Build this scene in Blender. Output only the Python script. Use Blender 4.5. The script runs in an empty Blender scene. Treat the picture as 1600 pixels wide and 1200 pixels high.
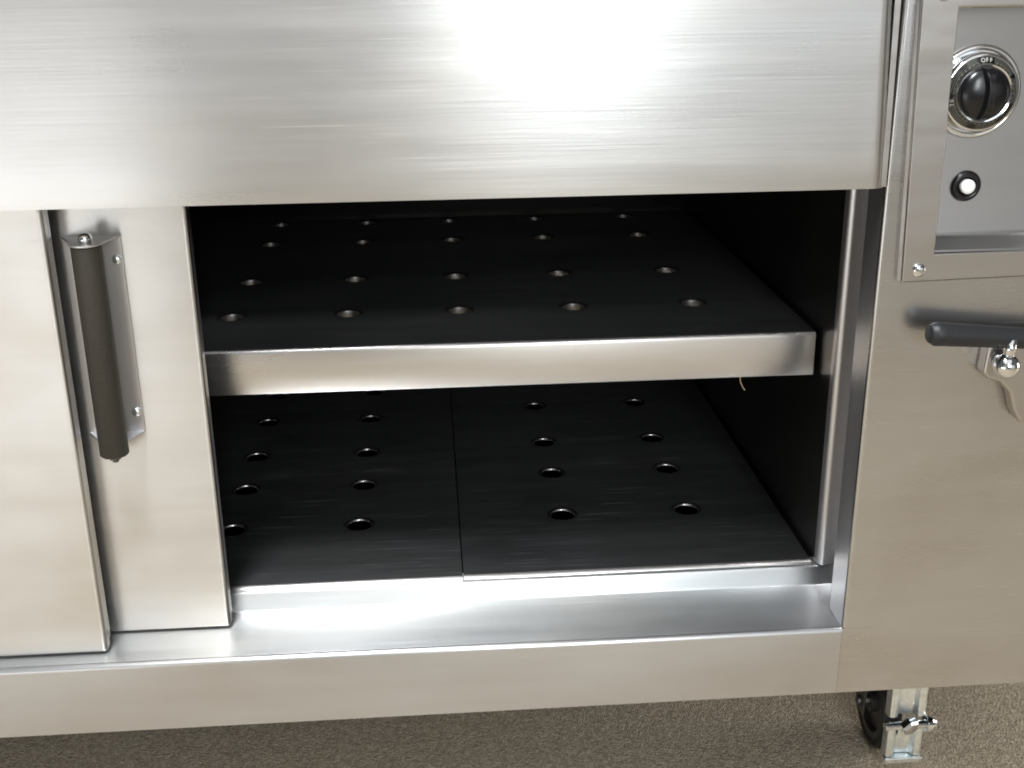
import bpy, bmesh, math, random
from mathutils import Vector, Matrix
random.seed(4)
S = bpy.context.scene
COL = S.collection
PI = math.pi
FLOOR = -0.228

# ------------------------------------------------------------------ camera
cd = bpy.data.cameras.new('camera')
cam = bpy.data.objects.new('camera', cd); COL.objects.link(cam); S.camera = cam
Rr = Vector((0.99724124, -0.07337201, -0.01124499))
Uu = Vector((0.03563032, 0.34026046, 0.93965595))
Ff = Vector((0.06511822, 0.93746433, -0.34193603))
cam.matrix_world = Matrix(((Rr.x, Uu.x, -Ff.x, -0.3768), (Rr.y, Uu.y, -Ff.y, -0.9332), (Rr.z, Uu.z, -Ff.z, 0.59975), (0, 0, 0, 1)))
cd.sensor_width = 36.0
cd.lens = 36.0 * 1816.17 / 1600
cd.clip_start = 0.02; cd.clip_end = 60

# ------------------------------------------------------------------ room light
w = bpy.data.worlds.new('World'); S.world = w; w.use_nodes = True
bg = w.node_tree.nodes['Background']
bg.inputs[0].default_value = (0.95, 0.95, 0.94, 1); bg.inputs[1].default_value = 0.125
S.view_settings.view_transform = 'Standard'; S.view_settings.look = 'None'
S.view_settings.exposure = -0.1; S.view_settings.gamma = 1
S.cycles.filter_width = 1.9
S.cycles.max_bounces = 10

def lamp(name, loc, target, sx, sy, power, color):
    d = bpy.data.lights.new(name, 'AREA'); d.shape = 'RECTANGLE'; d.size = sx; d.size_y = sy
    d.energy = power; d.color = color
    o = bpy.data.objects.new(name, d); COL.objects.link(o)
    o.location = loc
    o.rotation_euler = (Vector(target) - Vector(loc)).to_track_quat('-Z', 'Y').to_euler()
    return o
# bright window behind and right of the photographer, ceiling light above the sill; the other lamps are added fills
def flat_lamp(name, x0, x1, y, z0, z1, L, color, target=None):
    loc = ((x0 + x1) / 2, y, (z0 + z1) / 2)
    return lamp(name, loc, target or (loc[0], 0, loc[2]), x1 - x0, z1 - z0, L * math.pi * (x1 - x0) * (z1 - z0), color)
flat_lamp('window_light', -0.17, 0.27, -3.0, 0.80, 2.3, 22, (0.94, 0.98, 1.0))
flat_lamp('left_fill', -3.4, -0.68, -3.2, -0.1, 1.9, 0.32, (1.0, 0.975, 0.94))  # added fill lamp that lifts the left of the fascia
flat_lamp('right_fill', 0.27, 1.5, -3.2, 0.3, 2.0, 1.55, (0.93, 0.97, 1.0))  # added fill, brightens the fascia right of the window glow
flat_lamp('far_right_fill', 1.5, 4.0, -3.2, -0.2, 1.5, 0.60, (1.0, 0.98, 0.95))  # added fill for the right panel and the carpet below
flat_lamp('low_left_fill', -2.4, -0.95, -1.6, -0.20, 0.30, 2.9, (0.97, 0.985, 1.0), (-0.8, 0, 0.2))  # added lamp near the floor so the doors reflect white
lamp('overhead_fill', (-0.3, -2.0, 2.6), (-0.3, -1.6, 0), 3.6, 2.2, 0.95 * math.pi * 7.9, (0.97, 0.98, 1.0))  # added broad fill from above for the carpet and side panel
lamp('side_fill', (1.9, 0.35, 0.25), (0.2, 0.1, FLOOR), 1.0, 0.7, 22, (1.0, 0.95, 0.87))  # added fill that lights the carpet under the right end
lamp('ceiling_light', (-0.70, -0.65, 2.3), (-0.55, 0, 0.0), 0.32, 0.7, 68, (0.97, 0.985, 1.0))

# ------------------------------------------------------------------ materials
def mat(name):
    m = bpy.data.materials.new(name); m.use_nodes = True
    nt = m.node_tree; b = nt.nodes['Principled BSDF']
    return m, nt, b
def N(nt, t, **k):
    n = nt.nodes.new(t)
    for a, v in k.items(): setattr(n, a, v)
    return n
def ramp(nt, fac, p0, p1, c0, c1):
    r = N(nt, 'ShaderNodeValToRGB'); e = r.color_ramp.elements
    e[0].position = p0; e[1].position = p1
    e[0].color = (*c0, 1) if isinstance(c0, tuple) else (c0, c0, c0, 1)
    e[1].color = (*c1, 1) if isinstance(c1, tuple) else (c1, c1, c1, 1)
    nt.links.new(fac, r.inputs[0]); return r
def steel(name, col=(0.62, 0.60, 0.575), rough=0.3, aniso=0.75, brush='X', bump=0.25, wave=0.25, stain=0.15, wscale=5.0, stain_col=(0.80, 0.74, 0.66), scratch=0.3):
    """brushed stainless steel, grain along the axis `brush`"""
    m, nt, b = mat(name); L = nt.links.new
    tc = N(nt, 'ShaderNodeTexCoord'); P = tc.outputs['Object']
    def noise(scale_vec, sc, detail=4, rot=(0, 0, 0), dist=0):
        mp = N(nt, 'ShaderNodeMapping'); mp.inputs['Scale'].default_value = scale_vec; mp.inputs['Rotation'].default_value = rot
        L(P, mp.inputs[0]); n = N(nt, 'ShaderNodeTexNoise'); n.inputs['Scale'].default_value = sc
        n.inputs['Detail'].default_value = detail; n.inputs['Distortion'].default_value = dist
        L(mp.outputs[0], n.inputs['Vector']); return n.outputs['Fac']
    st = {'X': (0.022, 1, 1), 'Z': (1, 1, 0.022), 'Y': (1, 0.022, 1)}[brush]
    fine = noise(st, 420, 5)
    mid = noise({'X': (0.06, 1, 1), 'Z': (1, 1, 0.06), 'Y': (1, 0.06, 1)}[brush], 60, 4)
    big = noise((0.45, 1, 1.6) if brush == 'X' else (1, 1, 1.6), wscale, 2)
    blot = noise((0.5, 1, 1) if brush == 'X' else (1, 1, 0.5), 8, 3, dist=0.2)
    rotd = {'X': (0.0, 0.22, 0.0), 'Z': (0.1, 0.3, 0.2), 'Y': (0.2, 0.2, 0.35)}[brush]
    scr = noise((0.010, 1, 1) if brush != 'Z' else (1, 1, 0.010), 1100, 2, rot=rotd)
    scm = ramp(nt, scr, 0.64, 0.80, 0.0, 1.0)
    # colour
    mx = N(nt, 'ShaderNodeMix', data_type='RGBA'); mx.inputs[6].default_value = (*col, 1)
    mx.inputs[7].default_value = (col[0] * stain_col[0], col[1] * stain_col[1], col[2] * stain_col[2], 1)
    sr = ramp(nt, blot, 0.45, 0.75, 0.0, stain); L(sr.outputs[0], mx.inputs[0])
    m2 = N(nt, 'ShaderNodeMix', data_type='RGBA', blend_type='MULTIPLY'); m2.inputs[0].default_value = 1
    fr = ramp(nt, mid, 0.3, 0.7, 0.955, 1.0); L(mx.outputs[2], m2.inputs[6]); L(fr.outputs[0], m2.inputs[7])
    L(m2.outputs[2], b.inputs['Base Color'])
    b.inputs['Metallic'].default_value = 1.0
    # roughness
    a = N(nt, 'ShaderNodeMath', operation='MULTIPLY_ADD'); L(mid, a.inputs[0]); a.inputs[1].default_value = 0.06; a.inputs[2].default_value = rough - 0.03
    a2 = N(nt, 'ShaderNodeMath', operation='MULTIPLY_ADD'); L(blot, a2.inputs[0]); a2.inputs[1].default_value = 0.15; L(a.outputs[0], a2.inputs[2])
    a3 = N(nt, 'ShaderNodeMath', operation='SUBTRACT'); L(a2.outputs[0], a3.inputs[0]); a3.inputs[1].default_value = 0.075
    a4 = N(nt, 'ShaderNodeMath', operation='MULTIPLY_ADD'); L(scm.outputs[0], a4.inputs[0]); a4.inputs[1].default_value = scratch * 0.4; L(a3.outputs[0], a4.inputs[2])
    L(a4.outputs[0], b.inputs['Roughness'])
    b.inputs['Anisotropic'].default_value = aniso
    g = N(nt, 'ShaderNodeNewGeometry'); cr = N(nt, 'ShaderNodeVectorMath', operation='CROSS_PRODUCT')
    L(g.outputs['Normal'], cr.inputs[0])
    cr.inputs[1].default_value = {'X': (1, 0.002, 0.003), 'Z': (0.003, 0.002, 1), 'Y': (0.003, 1, 0.002)}[brush]
    L(cr.outputs[0], b.inputs['Tangent'])
    # relief: grain, scratches, gentle oil-canning of the sheet
    b1 = N(nt, 'ShaderNodeBump'); b1.inputs['Strength'].default_value = wave; b1.inputs['Distance'].default_value = 0.02; L(big, b1.inputs['Height'])
    b2 = N(nt, 'ShaderNodeBump'); b2.inputs['Strength'].default_value = bump; b2.inputs['Distance'].default_value = 0.0004
    L(fine, b2.inputs['Height']); L(b1.outputs[0], b2.inputs['Normal'])
    L(b2.outputs[0], b.inputs['Normal'])
    return m
def plain(name, col, metal=0.0, rough=0.4, bump=0.0, scale=300, var=0.0, coat=0.0):
    m, nt, b = mat(name); L = nt.links.new
    b.inputs['Metallic'].default_value = metal; b.inputs['Roughness'].default_value = rough
    b.inputs['Coat Weight'].default_value = coat
    tc = N(nt, 'ShaderNodeTexCoord'); n = N(nt, 'ShaderNodeTexNoise'); n.inputs['Scale'].default_value = scale; n.inputs['Detail'].default_value = 5
    L(tc.outputs['Object'], n.inputs['Vector'])
    c1 = tuple(max(0, c * (1 - var)) for c in col); c2 = tuple(c * (1 + var) for c in col)
    r = ramp(nt, n.outputs['Fac'], 0.3, 0.7, c1, c2); L(r.outputs[0], b.inputs['Base Color'])
    if bump:
        bb = N(nt, 'ShaderNodeBump'); bb.inputs['Strength'].default_value = bump; bb.inputs['Distance'].default_value = 0.0006
        L(n.outputs['Fac'], bb.inputs['Height']); L(bb.outputs[0], b.inputs['Normal'])
    return m
def carpet():
    m, nt, b = mat('carpet'); L = nt.links.new
    tc = N(nt, 'ShaderNodeTexCoord')
    v = N(nt, 'ShaderNodeTexVoronoi'); v.inputs['Scale'].default_value = 370; v.inputs['Randomness'].default_value = 0.45; L(tc.outputs['Object'], v.inputs['Vector'])
    n = N(nt, 'ShaderNodeTexNoise'); n.inputs['Scale'].default_value = 190; n.inputs['Detail'].default_value = 6; L(tc.outputs['Object'], n.inputs['Vector'])
    r = ramp(nt, n.outputs['Fac'], 0.35, 0.68, (0.62, 0.51, 0.37), (0.92, 0.79, 0.60))
    m2 = N(nt, 'ShaderNodeMix', data_type='RGBA', blend_type='MULTIPLY'); m2.inputs[0].default_value = 0.8
    rv = ramp(nt, v.outputs['Distance'], 0.15, 0.65, 1.0, 0.42)
    L(r.outputs[0], m2.inputs[6]); L(rv.outputs[0], m2.inputs[7]); L(m2.outputs[2], b.inputs['Base Color'])
    b.inputs['Roughness'].default_value = 0.95
    bb = N(nt, 'ShaderNodeBump'); bb.inputs['Strength'].default_value = 1.0; bb.inputs['Distance'].default_value = 0.002; bb.invert = True
    L(v.outputs['Distance'], bb.inputs['Height']); L(bb.outputs[0], b.inputs['Normal'])
    return m

M = dict(
    fascia=steel('fascia_steel', col=(0.63, 0.63, 0.625), rough=0.29, aniso=0.70, bump=0.16, wave=0.08, wscale=4, stain=0.35, scratch=0.22),
    face=steel('face_steel', col=(0.57, 0.575, 0.585), rough=0.31, aniso=0.75, brush='X', bump=0.12, stain=0.8, wave=0.10, scratch=0.3),
    stile=steel('side_steel', col=(0.565, 0.565, 0.565), rough=0.26, aniso=0.3, brush='X', bump=0.05, stain=0.8, wave=0.07, scratch=0.2),
    sill=steel('sill_steel', col=(0.66, 0.68, 0.69), rough=0.36, aniso=0.85, bump=0.25, stain=0.6, wave=0.10, wscale=10, scratch=0.5),
    door=steel('door_steel', col=(0.72, 0.715, 0.70), rough=0.34, aniso=0.85, bump=0.15, stain=0.75, wave=0.14, wscale=7, scratch=0.35),
    shelf=steel('shelf_steel', col=(0.66, 0.645, 0.63), rough=0.30, aniso=0.8, bump=0.12, stain=0.35, wave=0.06, scratch=0.4),
    tray=steel('shaded_tray_steel', col=(0.17, 0.172, 0.175), rough=0.35, aniso=0.7, bump=0.12, stain=0.35, wave=0.06, scratch=0.4),  # shelf steel again, with the shade on its top put into the colour
    side=steel('shaded_side_steel', col=(0.18, 0.175, 0.17), rough=0.34, aniso=0.2, bump=0.1, stain=0.4, wave=0.05),  # wall steel darkened in colour for the compartment's shade
    floor_rim=steel('floor_rim_steel', col=(0.62, 0.61, 0.60), rough=0.30, aniso=0.0, bump=0.05, stain=0.2, wave=0.0, scratch=0.0),
    deck=steel('shaded_deck_steel', col=(0.27, 0.275, 0.28), rough=0.33, aniso=0.7, bump=0.25, stain=0.9, wave=0.10, wscale=12, scratch=0.8, stain_col=(0.6, 0.58, 0.55)),  # floor steel with shade put into its base colour; stains and scuffs are real
    rim=steel('shaded_rim_steel', col=(0.24, 0.23, 0.22), rough=0.42, aniso=0.0, bump=0.05, stain=0.2, wave=0.0, scratch=0.0),  # rims of the shelf sheet, darkened in colour along with its shaded top
    inner=steel('shaded_inner_steel', col=(0.013, 0.0125, 0.012), rough=0.38, aniso=0.2, bump=0.1, stain=0.4, wave=0.05),  # near-black colour holds the compartment's shade, not the steel's own tone
    post=steel('post_steel', col=(0.68, 0.67, 0.68), rough=0.42, aniso=0.3, brush='Z', bump=0.1, stain=0.2, wave=0.03),
    frame=steel('frame_steel', col=(0.52, 0.50, 0.48), rough=0.30, aniso=0.5, brush='X', bump=0.1, stain=0.2, wave=0.08, wscale=14),
    panel=steel('panel_steel', col=(0.40, 0.395, 0.39), rough=0.34, aniso=0.5, brush='X', bump=0.1, stain=0.1, wave=0.04),
    chrome=plain('chrome', (0.78, 0.79, 0.8), 1, 0.07),
    zinc=plain('zinc_plate', (0.80, 0.85, 0.86), 1, 0.33, 0.3, 200, 0.12),
    darkzinc=plain('dull_zinc', (0.16, 0.16, 0.155), 1, 0.5, 0.3, 200, 0.2),
    dial=plain('dial_plate', (0.05, 0.05, 0.047), 1, 0.3, 0.1, 500, 0.1),
    black=plain('black_plastic', (0.005, 0.005, 0.006), 0, 0.24, 0.05, 200, 0.1),
    ink=plain('dial_ink', (0.20, 0.20, 0.17), 0, 0.5),
    white_ink=plain('dial_white_ink', (0.6, 0.6, 0.56), 0, 0.5),
    lever=plain('matte_black_grip', (0.013, 0.014, 0.016), 0, 0.48, 0.2, 500, 0.2),
    white=plain('white_plastic', (0.92, 0.93, 0.92), 0, 0.3),
    grip=plain('brown_black_grip', (0.036, 0.031, 0.024), 0, 0.55, 0.25, 700, 0.2),
    rubber=plain('dark_rubber', (0.009, 0.009, 0.009), 0, 0.6, 0.2, 300, 0.2),
    wheelcore=plain('wheel_core', (0.035, 0.035, 0.033), 0, 0.45, 0.1, 200, 0.1),
    thread=plain('straw_thread', (0.35, 0.27, 0.16), 0, 0.8),
    carpet=carpet(),
)

# ------------------------------------------------------------------ helpers
def link(name, me, material, parent=None, bevel=0, seg=3, loc=None, smooth=True):
    o = bpy.data.objects.new(name, me); COL.objects.link(o)
    if material is not None: me.materials.append(material)
    if smooth:
        me.polygons.foreach_set('use_smooth', [True] * len(me.polygons))
    if bevel:
        b = o.modifiers.new('bevel', 'BEVEL'); b.width = bevel; b.segments = seg; b.limit_method = 'ANGLE'
        b.angle_limit = math.radians(35); b.harden_normals = True
    if parent is not None:
        o.parent = parent
        # mesh data are in world coordinates: undo the parent's offset
        off = Vector((0, 0, 0)); p = parent
        while p is not None: off += p.location; p = p.parent
        o.location = -off
    return o
def fin(name, bm, material, parent=None, **k):
    bmesh.ops.recalc_face_normals(bm, faces=bm.faces[:])
    me = bpy.data.meshes.new(name); bm.to_mesh(me); bm.free()
    return link(name, me, material, parent, **k)
def thing(name, loc, label, cat, group=None):
    o = bpy.data.objects.new(name, None); COL.objects.link(o); o.location = loc
    o.empty_display_size = 0.05
    o['label'] = label; o['category'] = cat
    if group: o['group'] = group
    return o
def settle(o, base):
    """top-level mesh: put the origin at the thing's base"""
    b = Vector(base); o.data.transform(Matrix.Translation(-b)); o.location = b
def box(bm, x0, x1, y0, y1, z0, z1):
    vs = [bm.verts.new((x, y, z)) for z in (z0, z1) for y in (y0, y1) for x in (x0, x1)]
    for f in ((0, 2, 3, 1), (4, 5, 7, 6), (0, 1, 5, 4), (2, 6, 7, 3), (0, 4, 6, 2), (1, 3, 7, 5)):
        bm.faces.new([vs[i] for i in f])
    return vs
def prism(bm, pts, axis, a0, a1):
    """extrude a closed outline along an axis; pts are the two other coordinates in order"""
    def v(p, a):
        return {'X': (a, p[0], p[1]), 'Y': (p[0], a, p[1]), 'Z': (p[0], p[1], a)}[axis]
    A = [bm.verts.new(v(p, a0)) for p in pts]; B = [bm.verts.new(v(p, a1)) for p in pts]
    n = len(pts)
    bm.faces.new(A); bm.faces.new(B[::-1])
    for i in range(n): bm.faces.new((A[i], A[(i + 1) % n], B[(i + 1) % n], B[i]))
def lathe(bm, c, axis, prof, seg=48, close=True):
    """prof: list of (radius, distance along axis)"""
    a = Vector(axis).normalized(); u = a.orthogonal().normalized(); v = a.cross(u); c = Vector(c)
    rings = []
    for r, t in prof:
        if r < 1e-7: rings.append([bm.verts.new(c + a * t)])
        else: rings.append([bm.verts.new(c + a * t + (u * math.cos(2 * PI * i / seg) + v * math.sin(2 * PI * i / seg)) * r) for i in range(seg)])
    for A, B in zip(rings, rings[1:]):
        for i in range(seg):
            j = (i + 1) % seg
            if len(A) == 1 and len(B) == 1: continue
            if len(A) == 1: bm.faces.new((A[0], B[i], B[j]))
            elif len(B) == 1: bm.faces.new((A[i], A[j], B[0]))
            else: bm.faces.new((A[i], A[j], B[j], B[i]))
    if close:
        for R in (rings[0], rings[-1]):
            if len(R) > 1: bm.faces.new(R)
def rod(bm, p0, p1, r0, r1=None, seg=24):
    p0, p1 = Vector(p0), Vector(p1); r1 = r0 if r1 is None else r1
    lathe(bm, p0, p1 - p0, [(r0, 0), (r1, (p1 - p0).length)], seg)
def sharp(o, ang=35):
    o.data.set_sharp_from_angle(angle=math.radians(ang)); return o

def perforated(bm, x0, x1, y0, y1, z, holes, r, depth, lip, rad=0.004, dim=0.0022, under=0.012):
    """flat sheet with dimpled round holes, front edge rolled down by `lip`"""
    seg = 40
    corners = [bm.verts.new((x, y, z)) for x, y in ((x0, y0), (x1, y0), (x1, y1), (x0, y1))]
    edges = [bm.edges.new((corners[i], corners[(i + 1) % 4])) for i in range(4)]
    ringsall = []
    ro = r + 0.0036
    for hx, hy in holes:
        rg = [bm.verts.new((hx + ro * math.cos(2 * PI * i / seg), hy + ro * math.sin(2 * PI * i / seg), z)) for i in range(seg)]
        edges += [bm.edges.new((rg[i], rg[(i + 1) % seg])) for i in range(seg)]
        ringsall.append(((hx, hy), rg))
    bmesh.ops.triangle_fill(bm, use_beauty=True, use_dissolve=False, edges=edges, normal=(0, 0, 1))
    # triangle_fill may also cap the holes: remove caps
    kill = []
    for f in bm.faces:
        c = f.calc_center_median()
        if any((c.x - hx) ** 2 + (c.y - hy) ** 2 < (ro * 0.985) ** 2 and all((v.co.x - hx) ** 2 + (v.co.y - hy) ** 2 < (ro * 1.01) ** 2 for v in f.verts) for hx, hy in holes): kill.append(f)
    bmesh.ops.delete(bm, geom=kill, context='FACES_ONLY')
    for (hx, hy), rg in ringsall:
        prev = rg
        for k in range(1, 6):
            t = k / 5 * PI / 2
            rr = r + (ro - r) * (1 - math.sin(t)); zz = z - dim * (1 - math.cos(t))
            if k == 5: pass
            nx = [bm.verts.new((hx + rr * math.cos(2 * PI * i / seg), hy + rr * math.sin(2 * PI * i / seg), zz)) for i in range(seg)]
            for i in range(seg): bm.faces.new((prev[i], prev[(i + 1) % seg], nx[(i + 1) % seg], nx[i])).material_index = 2
            prev = nx
        nx = [bm.verts.new((v.co.x, v.co.y, z - dim - depth)) for v in prev]
        for i in range(seg): bm.faces.new((prev[i], prev[(i + 1) % seg], nx[(i + 1) % seg], nx[i])).material_index = 2
    # rolled front lip
    prof = [(y0, z)]
    for k in range(1, 6):
        t = k / 5 * PI / 2; prof.append((y0 - rad * math.sin(t), z - rad * (1 - math.cos(t))))
    prof.append((y0 - rad, z - lip + rad * 0.6)); prof.append((y0 - rad * 0.7, z - lip + rad * 0.15)); prof.append((y0, z - lip)); prof.append((y0 + under, z - lip))
    n = 14
    cols = []
    for i in range(n + 1):
        x = x0 + (x1 - x0) * i / n
        cols.append([bm.verts.new((x, p[0], p[1])) for p in prof])
    for A, B in zip(cols, cols[1:]):
        for k in range(len(prof) - 1): bm.faces.new((A[k], B[k], B[k + 1], A[k + 1])).material_index = 1
    # turned-down ends
    for x, c in ((x0, cols[0]), (x1, cols[-1])):
        bm.faces.new(c)
        vs = [bm.verts.new(q) for q in ((x, y0, z), (x, y1, z), (x, y1, z - lip), (x, y0, z - lip))]
        bm.faces.new(vs)
    bmesh.ops.remove_doubles(bm, verts=bm.verts[:], dist=1e-6)

# ------------------------------------------------------------------ floor
bm = bmesh.new()
vs = [bm.verts.new(p) for p in ((-7, -7, FLOOR), (7, -7, FLOOR), (7, 7, FLOOR), (-7, 7, FLOOR))]; bm.faces.new(vs)
o = fin('carpet', bm, M['carpet'], smooth=False); o['kind'] = 'structure'; o['label'] = 'beige looped pile carpet under the cabinet'

# ------------------------------------------------------------------ cabinet
XL = -1.42; XR = 0.245; YB = 0.80; ZT = 0.80; HB = -0.0714; H = 0.42; YR = 0.0835; ZR = 0.021
cab = thing('heated_cabinet', (-0.5, 0.35, FLOOR + 0.12), 'brushed stainless steel food warming cabinet on casters with its sliding doors pushed left', 'cabinet')

# front face: base rail
bm = bmesh.new()
prism(bm, [(0.0, HB), (0.018, HB), (0.018, -0.003), (0.0045, 0.0)] + [(0.0045 - 0.0045 * math.sin(t), -0.0045 + 0.0045 * math.cos(t)) for t in [k / 6 * PI / 2 for k in range(1, 7)]], 'X', XL, -0.0002)
sharp(fin('base_rail', bm, M['face'], cab), 50)
# sill: channel floor, riser, upper lip
bm = bmesh.new()
prof = [(0.0046, 0.0003), (0.040, -0.0006), (YR - 0.003, 0.0), (YR - 0.0008, 0.0008), (YR, 0.003), (YR + 0.0006, ZR - 0.003), (YR + 0.002, ZR - 0.0006), (YR + 0.006, ZR), (YR + 0.02, ZR), (YR + 0.02, -0.02), (0.0185, -0.02), (0.0185, -0.0028)]
prism(bm, prof, 'X', XL, 0.030)
sharp(fin('door_track_sill', bm, M['sill'], cab, bevel=0.0007, seg=2), 50)

# right side panel, L shaped flat with an opening for the controls
OX0, OZ0, OX1, OZ1 = 0.034, 0.358, 0.215, 0.70
bm = bmesh.new()
for (a, b_, c, d) in ((0.0036, OX0, 0.0, ZT), (0.0, OX0, HB, -0.0001), (OX1, XR, HB, ZT), (OX0, OX1, HB, OZ0), (OX0, OX1, OZ1, ZT)):
    box(bm, a, b_, 0.0, 0.002, c, d)
bmesh.ops.remove_doubles(bm, verts=bm.verts[:], dist=1e-6)
# left return of the stile
fin('side_panel', bm, M['stile'], cab, smooth=False)
bm = bmesh.new()
prism(bm, [(0.0, 0.0037), (0.0, 0.037), (0.002, 0.037), (0.002, 0.0037)], 'Z', 0.0002, ZT)
fin('stile_return', bm, M['post'], cab, smooth=False)
# thin bright rolled bead where the stile turns in
bm = bmesh.new()
n = 8
cv = [(0.0036 - 0.0036 * math.sin(k / n * PI / 2), 0.0036 - 0.0036 * math.cos(k / n * PI / 2)) for k in range(n + 1)]
prism(bm, cv + [(0.0036, 0.0036)], 'Z', 0.0001, ZT)
sharp(fin('stile_edge', bm, M['stile'], cab), 50)
# right outer wall, back, underside, roof (shell)
bm = bmesh.new(); box(bm, XR, XR + 0.002, 0.0, YB, HB, ZT); fin('end_wall', bm, M['face'], cab, smooth=False)
bm = bmesh.new(); box(bm, XL - 0.002, XL, 0.0, YB, HB, ZT); fin('end_wall', bm, M['face'], cab, smooth=False)
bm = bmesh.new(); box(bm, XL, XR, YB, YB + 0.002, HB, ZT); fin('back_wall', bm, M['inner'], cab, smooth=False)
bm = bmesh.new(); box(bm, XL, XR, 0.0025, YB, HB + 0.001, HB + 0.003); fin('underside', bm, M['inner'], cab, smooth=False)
bm = bmesh.new(); box(bm, XL, XR, 0.0, YB, ZT + 0.001, ZT + 0.003); fin('top', bm, M['face'], cab, smooth=False)
# compartment: side wall, back, ceiling, bottom below the perforated panels
XW = 0.0015
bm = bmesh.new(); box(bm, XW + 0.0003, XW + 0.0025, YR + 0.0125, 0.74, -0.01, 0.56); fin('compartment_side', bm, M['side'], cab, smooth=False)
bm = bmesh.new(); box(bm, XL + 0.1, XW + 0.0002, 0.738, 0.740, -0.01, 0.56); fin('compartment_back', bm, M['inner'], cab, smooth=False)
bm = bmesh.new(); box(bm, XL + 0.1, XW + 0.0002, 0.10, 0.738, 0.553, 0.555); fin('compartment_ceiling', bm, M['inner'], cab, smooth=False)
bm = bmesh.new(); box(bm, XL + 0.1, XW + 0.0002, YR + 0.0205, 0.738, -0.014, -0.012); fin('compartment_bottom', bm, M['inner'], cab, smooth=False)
# jamb post at the right of the opening (rounded left edge, flat face, behind the door channel)
bm = bmesh.new()
R_ = 0.006
pts = [(XW, YR + 0.012)] + [(XW + R_ - R_ * math.cos(t), YR + R_ - R_ * math.sin(t)) for t in [k / 8 * PI / 2 for k in range(9)]] + [(0.022, YR + 0.001), (0.026, YR - 0.004), (0.0262, 0.05), (0.030, 0.05), (0.030, 0.16)]
prism(bm, pts, 'Z', ZR + 0.0012, 0.60)
sharp(fin('jamb_post', bm, M['post'], cab), 50)

# fascia: long sheet with rolled right edge and small hem at the bottom
def fascia():
    bm = bmesh.new()
    nx, nz = 90, 22
    z0, z1 = H, 0.74
    def edge_x(z): return -0.0010 - (z - H) * 0.044
    grid = []
    for i in range(nx + 1):
        row = []
        for j in range(nz + 1):
            z = z0 + (z1 - z0) * (j / nz)
            xr = edge_x(z)
            f = i / nx; f = 1 - (1 - f) ** 1.9
            if i <= nx - 12: x = XL + (xr - 0.012 - XL) * (1 - (1 - i / (nx - 12)) ** 1.6)
            else: x = xr - 0.012 * math.cos((i - (nx - 12)) / 12 * PI / 2)
            y = -0.0032
            d = xr - x
            if d < 0.012: y += 0.0085 * (1 - math.sqrt(max(0.0, 1 - (1 - d / 0.012) ** 2)))
            # pressed dimples of the hidden fixings along the right edge, and slight unevenness of the sheet
            for zc in (0.452, 0.485, 0.531):
                y -= 0.0005 * math.exp(-(((x - xr + 0.013) / 0.007) ** 2 + ((z - zc) / 0.006) ** 2))
            y += 0.0004 * math.sin(x * 9 + 1.3 * math.sin(z * 14)) * math.sin((z - z0) * 9.0)
            e = z - z0
            if e < 0.003: y += 0.0010 * (1 - e / 0.003)
            row.append(bm.verts.new((x, y, z)))
        grid.append(row)
    for i in range(nx):
        for j in range(nz): bm.faces.new((grid[i][j], grid[i + 1][j], grid[i + 1][j + 1], grid[i][j + 1]))
    # bottom hem turned back, and right edge turned back
    low = [r[0] for r in grid]; hem = [bm.verts.new((v.co.x, 0.016, v.co.z + 0.0005)) for v in low]
    hem2 = [bm.verts.new((v.co.x, 0.016, v.co.z + 0.02)) for v in hem]
    for A in ((low, hem), (hem, hem2)):
        for i in range(nx): bm.faces.new((A[0][i], A[1][i], A[1][i + 1], A[0][i + 1]))
    rt = grid[-1]; back = [bm.verts.new((v.co.x + 0.0002, 0.016, v.co.z)) for v in rt]
    for j in range(nz): bm.faces.new((rt[j], rt[j + 1], back[j + 1], back[j]))
    return sharp(fin('fascia', bm, M['fascia'], cab), 30)
fascia()
bm = bmesh.new()   # inner layer whose edge shows as a thin line beside the fascia
prism(bm, [(-0.0045, H + 0.001), (-0.0002, H + 0.001), (-0.0062, 0.74), (-0.012, 0.74)], 'Y', -0.0006, 0.0010)
fin('fascia_backing', bm, M['frame'], cab, bevel=0.0003, seg=2)

# ---------------- control box: raised frame, recessed panel
def xl(z): return 0.0170 - (z - 0.342) * 0.033      # left edge
bm = bmesh.new()
yf, yb = -0.0095, -0.0002
ix = lambda z: 0.0437 - (z - 0.37) * 0.0145
outer = [(xl(0.341), 0.3405), (0.232, 0.3450), (0.232, 0.72), (xl(0.72), 0.72)]
inner = [(ix(0.366), 0.3655), (0.204, 0.3665), (0.204, 0.5625), (ix(0.562), 0.5610)]
ns = 1
def ring4(y, po, k=0): return [bm.verts.new((p[0], y, p[1])) for p in po]
def inset(po, d):
    (a, b_, c, d_) = po
    return [(a[0] + d, a[1] + d), (b_[0] - d, b_[1] + d), (c[0] - d, c[1] - d), (d_[0] + d, d_[1] - d)]
R0 = ring4(yb, outer); R1 = ring4(-0.0075, inset(outer, 0.0002)); R1b = ring4(yf, inset(outer, 0.0016)); R2 = ring4(yf, inset(inner, -0.0012)); R3 = ring4(yf + 0.0012, inner); R4 = ring4(0.021, inner)
for A, B in ((R0, R1), (R1, R1b), (R1b, R2), (R2, R3), (R3, R4)):
    for i in range(4): bm.faces.new((A[i], A[(i + 1) % 4], B[(i + 1) % 4], B[i]))
fin('control_frame', bm, M['frame'], cab, bevel=0.0009, seg=3)

bm = bmesh.new()
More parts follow.
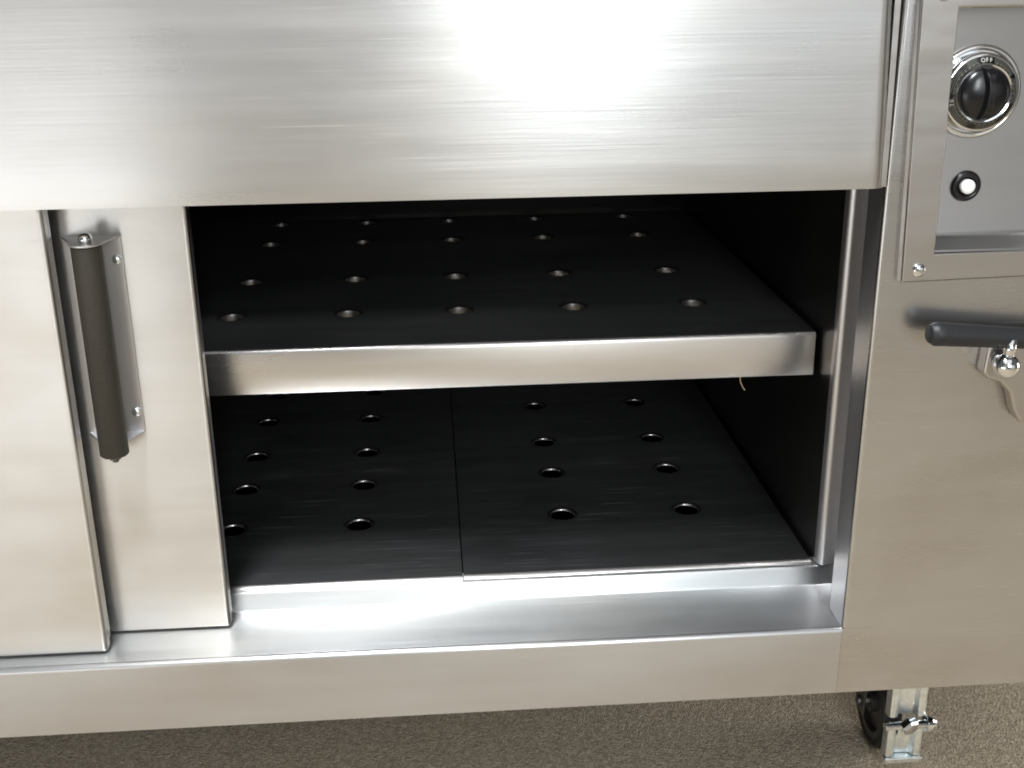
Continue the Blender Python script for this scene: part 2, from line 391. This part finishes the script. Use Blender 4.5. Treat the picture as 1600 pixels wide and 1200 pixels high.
# panel face with sloping ledge at the foot
pr = [(0.018, 0.5615), (0.018, 0.3785), (0.0172, 0.3757), (0.0156, 0.3740), (0.0135, 0.3730), (-0.0040, 0.3690), (-0.0068, 0.3680), (-0.0080, 0.3660), (0.022, 0.3660), (0.022, 0.5615)]
prism(bm, pr, 'X', 0.0415, 0.206)
panel = sharp(fin('control_panel', bm, M['panel'], cab, bevel=0.0005, seg=2), 60)

# thermostat dial
KX, KZ = 0.0746, 0.4945
C = (KX, 0.018, KZ)
bm = bmesh.new()
lathe(bm, C, (0, -1, 0), [(0.0378, 0.0), (0.0378, 0.0012), (0.0370, 0.0028), (0.0352, 0.0036), (0.0340, 0.0030), (0.0334, 0.0014), (0.0330, 0.0006), (0.0, 0.0006)], 72)
sharp(fin('bezel_ring', bm, M['chrome'], panel), 60)
bm = bmesh.new()
lathe(bm, C, (0, -1, 0), [(0.0318, 0.001), (0.0318, 0.0085), (0.0314, 0.0105), (0.0302, 0.0116), (0.0292, 0.0118), (0.0, 0.0118)], 72)
skirt = sharp(fin('dial_skirt', bm, M['chrome'], panel), 50)
bm = bmesh.new()
lathe(bm, C, (0, -1, 0), [(0.0292, 0.0121), (0.0236, 0.0150), (0.0236, 0.0120)], 72, close=False)
sharp(fin('dial_face', bm, M['dial'], panel), 50)
bm = bmesh.new()
lathe(bm, C, (0, -1, 0), [(0.0238, 0.0130), (0.0238, 0.0158), (0.0228, 0.0172), (0.0214, 0.0168), (0.0210, 0.0150)], 72, close=False)
sharp(fin('dial_inner_ring', bm, M['chrome'], panel), 60)
bm = bmesh.new()
pk = [(0.0212, 0.012)] + [(0.0212 * math.cos(t), 0.0165 + 0.0085 * math.sin(t)) for t in [k / 9 * PI / 2 for k in range(9)]] + [(0, 0.025)]
lathe(bm, C, (0, -1, 0), pk, 64)
fin('knob', bm, M['black'], panel)
# raised grip bar with concave cheeks across the knob
bm = bmesh.new()
for sgn in (1,):
    n = 16; top = []
    secs = []
    for i in range(n + 1):
        s = -1 + 2 * i / n
        zz = KZ + 0.0205 * s
        hw = 0.0032 + 0.0030 * abs(s) ** 2.2
        hh = 0.0175 + 0.013 * math.sqrt(max(0, 1 - (abs(s) * 0.98) ** 2.6))
        y0 = 0.018 - 0.015
        secs.append([bm.verts.new(p) for p in ((KX - hw * 1.9, y0, zz), (KX - hw, 0.018 - hh + 0.004, zz), (KX - hw * 0.7, 0.018 - hh, zz), (KX + hw * 0.7, 0.018 - hh, zz), (KX + hw, 0.018 - hh + 0.004, zz), (KX + hw * 1.9, y0, zz))])
    for A, B in zip(secs, secs[1:]):
        for k in range(5): bm.faces.new((A[k], A[k + 1], B[k + 1], B[k]))
    bm.faces.new(secs[0]); bm.faces.new(secs[-1][::-1])
fin('knob_grip', bm, M['black'], panel, bevel=0.0006, seg=2)
# dial print: OFF, 70 and the arcs; lies on the cone of the dial face
def on_dial(r, a):   # a clockwise from top, seen from the front
    t = (r - 0.0236) / (0.0292 - 0.0236); y = 0.0150 + (0.0121 - 0.0150) * t + 0.00025
    return Vector((KX + r * math.sin(a), 0.018 - y, KZ + r * math.cos(a)))
bm = bmesh.new()
def arc(bm, r0, r1, a0, a1):
    n = max(2, int(abs(a1 - a0) / 0.06)); prev = None
    for i in range(n + 1):
        a = a0 + (a1 - a0) * i / n
        cur = (bm.verts.new(on_dial(r0, a)), bm.verts.new(on_dial(r1, a)))
        if prev: bm.faces.new((prev[0], prev[1], cur[1], cur[0]))
        prev = cur
for a0, a1 in ((0.24, 1.0), (1.15, 1.9), (2.6, 3.25), (-2.75, -1.95), (-1.55, -0.85), (-0.62, -0.30)):
    for r0 in (0.0250, 0.0265, 0.0280):
        arc(bm, r0, r0 + 0.0004, a0, a1)
for k in range(40):
    a = -PI + 2 * PI * k / 40
    if abs(a) > 0.3: arc(bm, 0.0240, 0.0252, a, a + 0.03)
fin('dial_scale', bm, M['ink'], panel, smooth=False)
def ring_text(s, a_mid, size, rmid, material, name):
    bm = bmesh.new(); adv = size * 0.72 / rmid
    for k, ch in enumerate(s):
        cu = bpy.data.curves.new('glyph', 'FONT'); cu.body = ch; cu.size = size; cu.align_x = 'CENTER'; cu.offset = size * 0.012
        to = bpy.data.objects.new('glyph', cu); COL.objects.link(to)
        dg = bpy.context.evaluated_depsgraph_get(); me = bpy.data.meshes.new_from_object(to.evaluated_get(dg))
        a = a_mid + (k - (len(s) - 1) / 2) * adv
        nb = bmesh.new(); nb.from_mesh(me)
        vm = {}
        for v in nb.verts:
            r = rmid - size * 0.35 + v.co.y; aa = a + v.co.x / rmid
            p = on_dial(r, aa); p.y -= 0.0002; vm[v.index] = bm.verts.new(p)
        for f in nb.faces:
            try: bm.faces.new([vm[v.index] for v in f.verts])
            except ValueError: pass
        nb.free(); bpy.data.objects.remove(to); bpy.data.meshes.remove(me); bpy.data.curves.remove(cu)
    return fin(name, bm, material, panel, smooth=False)
ring_text('OFF', 0.0, 0.0046, 0.0264, M['white_ink'], 'off_mark')
ring_text('70', -1.85, 0.0046, 0.0264, M['white_ink'], 'temperature_mark')

# pilot button
B0 = (0.0757, 0.018, 0.4168)
bm = bmesh.new()
lathe(bm, B0, (0, -1, 0), [(0.0130, 0.0), (0.0130, 0.0016), (0.0118, 0.0036), (0.0100, 0.0042), (0.0082, 0.0032), (0.0072, 0.0010), (0, 0.0010)], 48)
fin('button_collar', bm, M['black'], panel)
bm = bmesh.new()
lathe(bm, B0, (0, -1, 0), [(0.0061, 0.0005), (0.0061, 0.0062), (0.0056, 0.0070), (0.0035, 0.0074), (0, 0.0075)], 40)
fin('button_cap', bm, M['white'], panel)
# slotted screws in the control frame
for sx, sz, ang in ((0.0312, 0.3515, -0.75), (0.0275, 0.5725, 0.3)):
    bm = bmesh.new()
    lathe(bm, (sx, -0.0093, sz), (0, -1, 0), [(0.0060, 0), (0.0060, 0.0008), (0.0054, 0.0022), (0.0040, 0.0032), (0.0020, 0.0037), (0, 0.0038)], 32)
    fin('screw_head', bm, M['chrome'], cab)
    bm = bmesh.new(); box(bm, -0.0052, 0.0052, -0.0136, -0.0108, -0.0006, 0.0006)
    bmesh.ops.rotate(bm, verts=bm.verts[:], cent=(0, 0, 0), matrix=Matrix.Rotation(-ang, 3, 'Y'))
    bmesh.ops.translate(bm, verts=bm.verts[:], vec=(sx, 0.0005, sz))
    fin('screw_slot', bm, M['ink'], cab, smooth=False)

# ---------------- sliding doors
def door(x0, x1, y0, label):
    bm = bmesh.new(); box(bm, x0, x1, y0, y0 + 0.0135, 0.0022, 0.455)
    d = fin('sliding_door', bm, M['door'], cab, bevel=0.0040, seg=4); d['label'] = label
    bm = bmesh.new(); box(bm, x0 + 0.002, x1 - 0.0012, y0 + 0.0137, y0 + 0.0205, 0.008, 0.455)
    fin('door_back_pan', bm, M['door'], d, bevel=0.0015)
    return d
door(-1.38, -0.6888, 0.0185, 'front sliding door, at the far left')
d2 = door(-1.272, -0.5812, 0.0526, 'rear sliding door with the upright handle')
# upright handle on the rear door
PX0, PX1, PZ0, PZ1, GY = -0.6862, -0.6375, 0.2085, 0.3865, 0.0245
GX = -0.6592
bm = bmesh.new(); box(bm, PX0, PX1, 0.0506, 0.0524, PZ0, PZ1); fin('handle_plate', bm, M['post'], d2, bevel=0.0006, seg=2)
for z, nm, tr in ((PZ1 - 0.0004, 'handle_tab', 0.0138), (PZ0, 'handle_tab', 0.0112)):
    bm = bmesh.new()
    pts = [(PX0, 0.0505), (PX1, 0.0505), (GX + tr, GY + 0.002)] + [(GX + tr * math.cos(t), GY - tr * math.sin(t)) for t in [k / 10 * PI for k in range(1, 10)]] + [(GX - tr, GY + 0.002)]
    prism(bm, pts, 'Z', z - 0.0009, z + 0.0009)
    fin(nm, bm, M['post'], d2, bevel=0.0003, seg=2)
bm = bmesh.new()
lathe(bm, (GX, GY, PZ0 - 0.0012), (0, 0, 1), [(0.0112, -0.0092), (0.0124, -0.0080), (0.0124, PZ1 - PZ0 - 0.0012)], 40)
sharp(fin('handle_grip', bm, M['grip'], d2), 50)
for z, s in ((PZ1 + 0.0004, 1), (PZ0 - 0.0106, -1)):
    bm = bmesh.new(); lathe(bm, (GX, GY, z), (0, 0, s), [(0.0056, 0), (0.0056, 0.0035), (0.0046, 0.0062), (0.0025, 0.0078), (0, 0.0082)] if s > 0 else [(0.0052, 0), (0.0052, 0.004), (0.003, 0.004), (0.003, 0.0065), (0, 0.0068)], 6 if s < 0 else 24)
    fin('handle_nut', bm, M['chrome'] if s > 0 else M['darkzinc'], d2, smooth=s > 0)
for x, z in ((-0.6428, 0.366), (-0.6428, 0.2275)):
    bm = bmesh.new(); lathe(bm, (x, 0.0506, z), (0, -1, 0), [(0.0042, 0), (0.0038, 0.0014), (0.0022, 0.0024), (0, 0.0027)], 20)
    fin('handle_rivet', bm, M['zinc'], d2)

# ---------------- latch handle on the right panel
bm = bmesh.new()
lathe(bm, (0.0400, -0.024, 0.3000), (0.125, 0.004, -0.0115), [(0.0, -0.0004), (0.0070, -0.0002), (0.0078, 0.0008), (0.0098, 0.0042), (0.0103, 0.0056), (0.0101, 0.012), (0.0088, 0.11), (0.0088, 0.17)], 36)
lever = fin('latch_lever', bm, M['lever'], cab)
bm = bmesh.new()
pts = [(0.0985, 0.2860), (0.150, 0.2860), (0.155, 0.2080), (0.1355, 0.2120), (0.1290, 0.2230), (0.1235, 0.2400), (0.1140, 0.2500), (0.1010, 0.2540), (0.0965, 0.2590), (0.0975, 0.2720)]
prism(bm, pts, 'Y', -0.0155, -0.0003)
fin('latch_arm', bm, M['frame'], lever, bevel=0.003, seg=4)
bm = bmesh.new()
bmesh.ops.create_uvsphere(bm, u_segments=32, v_segments=20, radius=0.0112, matrix=Matrix.Translation((0.1100, -0.0265, 0.2695)))
rod(bm, (0.1100, -0.028, 0.276), (0.112, -0.026, 0.294), 0.0048, 0.0055, 16)
rod(bm, (0.1100, -0.014, 0.2695), (0.1100, -0.022, 0.2695), 0.0078, 0.0086, 20)
fin('latch_knob', bm, M['chrome'], lever)

# ---------------- caster
CX, CY, RW = 0.1065, 0.128, 0.052
cz = FLOOR + RW
bm = bmesh.new()
lathe(bm, (CX, CY, -0.0720), (0, 0, -1), [(0.036, 0), (0.036, 0.006), (0.027, 0.010), (0.025, 0.022), (0.017, 0.024), (0, 0.024)], 32)
cast = fin('caster', bm, M['zinc'], cab); cast['label'] = 'front right swivel caster with a zinc brake pedal'
def turned(bm, ang=-0.06):
    bmesh.ops.rotate(bm, verts=bm.verts[:], cent=(CX, CY, 0), matrix=Matrix.Rotation(ang, 3, 'Z')); return bm
bm = bmesh.new()
ax = (1, 0, 0)
lathe(bm, (CX - 0.014 - 0.006, CY, cz), ax, [(RW * 0.80, 0.005), (RW * 0.93, 0.004), (RW, 0.009), (RW, 0.019), (RW * 0.93, 0.024), (RW * 0.80, 0.023)], 56, close=False)
sharp(fin('tyre', turned(bm), M['rubber'], cast), 45)
bm = bmesh.new()
lathe(bm, (CX - 0.020, CY, cz), ax, [(0, 0.003), (0.012, 0.003), (0.013, 0.010), (RW * 0.62, 0.011), (RW * 0.66, 0.005), (RW * 0.81, 0.005), (RW * 0.81, 0.023), (RW * 0.62, 0.019), (0.013, 0.020), (0.012, 0.026), (0, 0.026)], 48)
sharp(fin('wheel', turned(bm), M['wheelcore'], cast), 40)
bm = bmesh.new()
for s in (-1, 1):
    x = CX - 0.006 + s * 0.0195
    prism(bm, [(CY - 0.024, -0.0955), (CY + 0.024, -0.0955), (CY + 0.012, cz - 0.012), (CY - 0.012, cz - 0.012)], 'X', x - 0.0012, x + 0.0012)
prism(bm, [(CY - 0.024, -0.0955), (CY + 0.024, -0.0955), (CY + 0.024, -0.0980), (CY - 0.024, -0.0980)], 'X', CX - 0.0243, CX + 0.0123)
rod(bm, (CX - 0.030, CY, cz), (CX + 0.018, CY, cz), 0.006, seg=12)
fin('fork', turned(bm), M['darkzinc'], cast, bevel=0.0008, seg=2)
# stamped brake pedal hanging in front of the right fork leg
PX = 0.1090; PW = 0.0205; PY = 0.070
bm = bmesh.new()
def stamped(bm, z0, z1, depth=0.007):
    xs = [-1, -0.93, -0.75, -0.55, -0.38, 0.38, 0.55, 0.75, 0.93, 1]; ys = [0.005, 0.0012, 0, 0.0012, depth, depth, 0.0012, 0, 0.0012, 0.005]
    pts = [(PX + PW * a, PY + b_) for a, b_ in zip(xs, ys)] + [(PX + PW, PY + 0.012), (PX - PW, PY + 0.012)]
    prism(bm, pts, 'Z', z0, z1)
stamped(bm, -0.158, -0.0725)
fin('brake_bracket', bm, M['zinc'], cast, bevel=0.0008, seg=3)
bm = bmesh.new()
pz0, pz1 = -0.2150, -0.172
stamped(bm, pz0 + 0.007, pz1)
box(bm, PX - PW, PX + PW, PY - 0.002, PY + 0.010, pz0, pz0 + 0.0065)
fin('brake_pedal', bm, M['zinc'], cast, bevel=0.0012, seg=3)
bm = bmesh.new()
rod(bm, (PX - 0.026, PY - 0.003, -0.1655), (PX + 0.020, PY - 0.003, -0.1645), 0.0046, seg=20)
lathe(bm, (PX + 0.018, PY - 0.003, -0.1645), (1, 0, -0.06), [(0.0095, 0), (0.0085, 0.006), (0.0055, 0.011), (0, 0.012)], 20)
lathe(bm, (PX + 0.000, PY - 0.004, -0.1650), (0.35, -1, -0.35), [(0.0105, -0.004), (0.0105, 0.003), (0.0085, 0.0062), (0, 0.0065)], 6)
fin('brake_bolt', bm, M['chrome'], cast, smooth=False, bevel=0.0006, seg=2)

# ------------------------------------------------------------------ loose things inside
ZS = 0.2546
holes = [(x, y) for y in (0.248, 0.390, 0.582, 0.702) for x in (-0.586, -0.466, -0.3495, -0.228, -0.1)]
bm = bmesh.new()
perforated(bm, -0.715, -0.0034, 0.1345, 0.728, ZS, holes, 0.0124, 0.006, 0.0452, rad=0.0040)
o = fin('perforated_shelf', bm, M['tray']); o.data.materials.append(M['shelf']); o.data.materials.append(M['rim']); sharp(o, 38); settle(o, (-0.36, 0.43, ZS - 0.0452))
o['label'] = 'steel shelf with round holes and a deep bright front lip, halfway up the compartment'; o['category'] = 'shelf'
ZP = 0.0240
for x0, x1, hs, lab in ((-0.715, -0.3574, [(x, y) for y in (0.2165, 0.3190, 0.4150, 0.5300, 0.6340) for x in (-0.602, -0.4655)], 'perforated steel floor panel lying left of the seam, beside the sliding doors'),
                        (-0.3560, -0.0034, [(x, y) for y in (0.2200, 0.3310, 0.4265, 0.5547, 0.66) for x in (-0.2425, -0.1035)], 'perforated steel floor panel lying right of the seam, against the right wall')):
    bm = bmesh.new()
    perforated(bm, x0, x1, 0.0925 if x0 < -0.5 else 0.0945, 0.725, ZP, hs, 0.0130, 0.0008, 0.0090 if x0 < -0.5 else 0.0080, rad=0.0055, under=0.004)
    o = fin('floor_panel', bm, M['deck']); o.data.materials.append(M['shelf']); o.data.materials.append(M['floor_rim']); sharp(o, 38); settle(o, ((x0 + x1) / 2, 0.41, ZP - 0.007))
    o['label'] = lab; o['category'] = 'panel'; o['group'] = 'perforated floor panels'
# wisp of straw caught under the shelf lip
bm = bmesh.new()
p = [Vector((-0.0760, 0.133, 0.2110)), Vector((-0.0757, 0.132, 0.2050)), Vector((-0.0735, 0.131, 0.2000)), Vector((-0.0712, 0.130, 0.1965))]
for a, b_ in zip(p, p[1:]): rod(bm, a, b_, 0.0006, seg=8)
o = fin('straw_wisp', bm, M['thread']); settle(o, p[0])
o['label'] = 'tiny pale wisp hanging from the lower edge of the shelf lip'; o['category'] = 'thread'
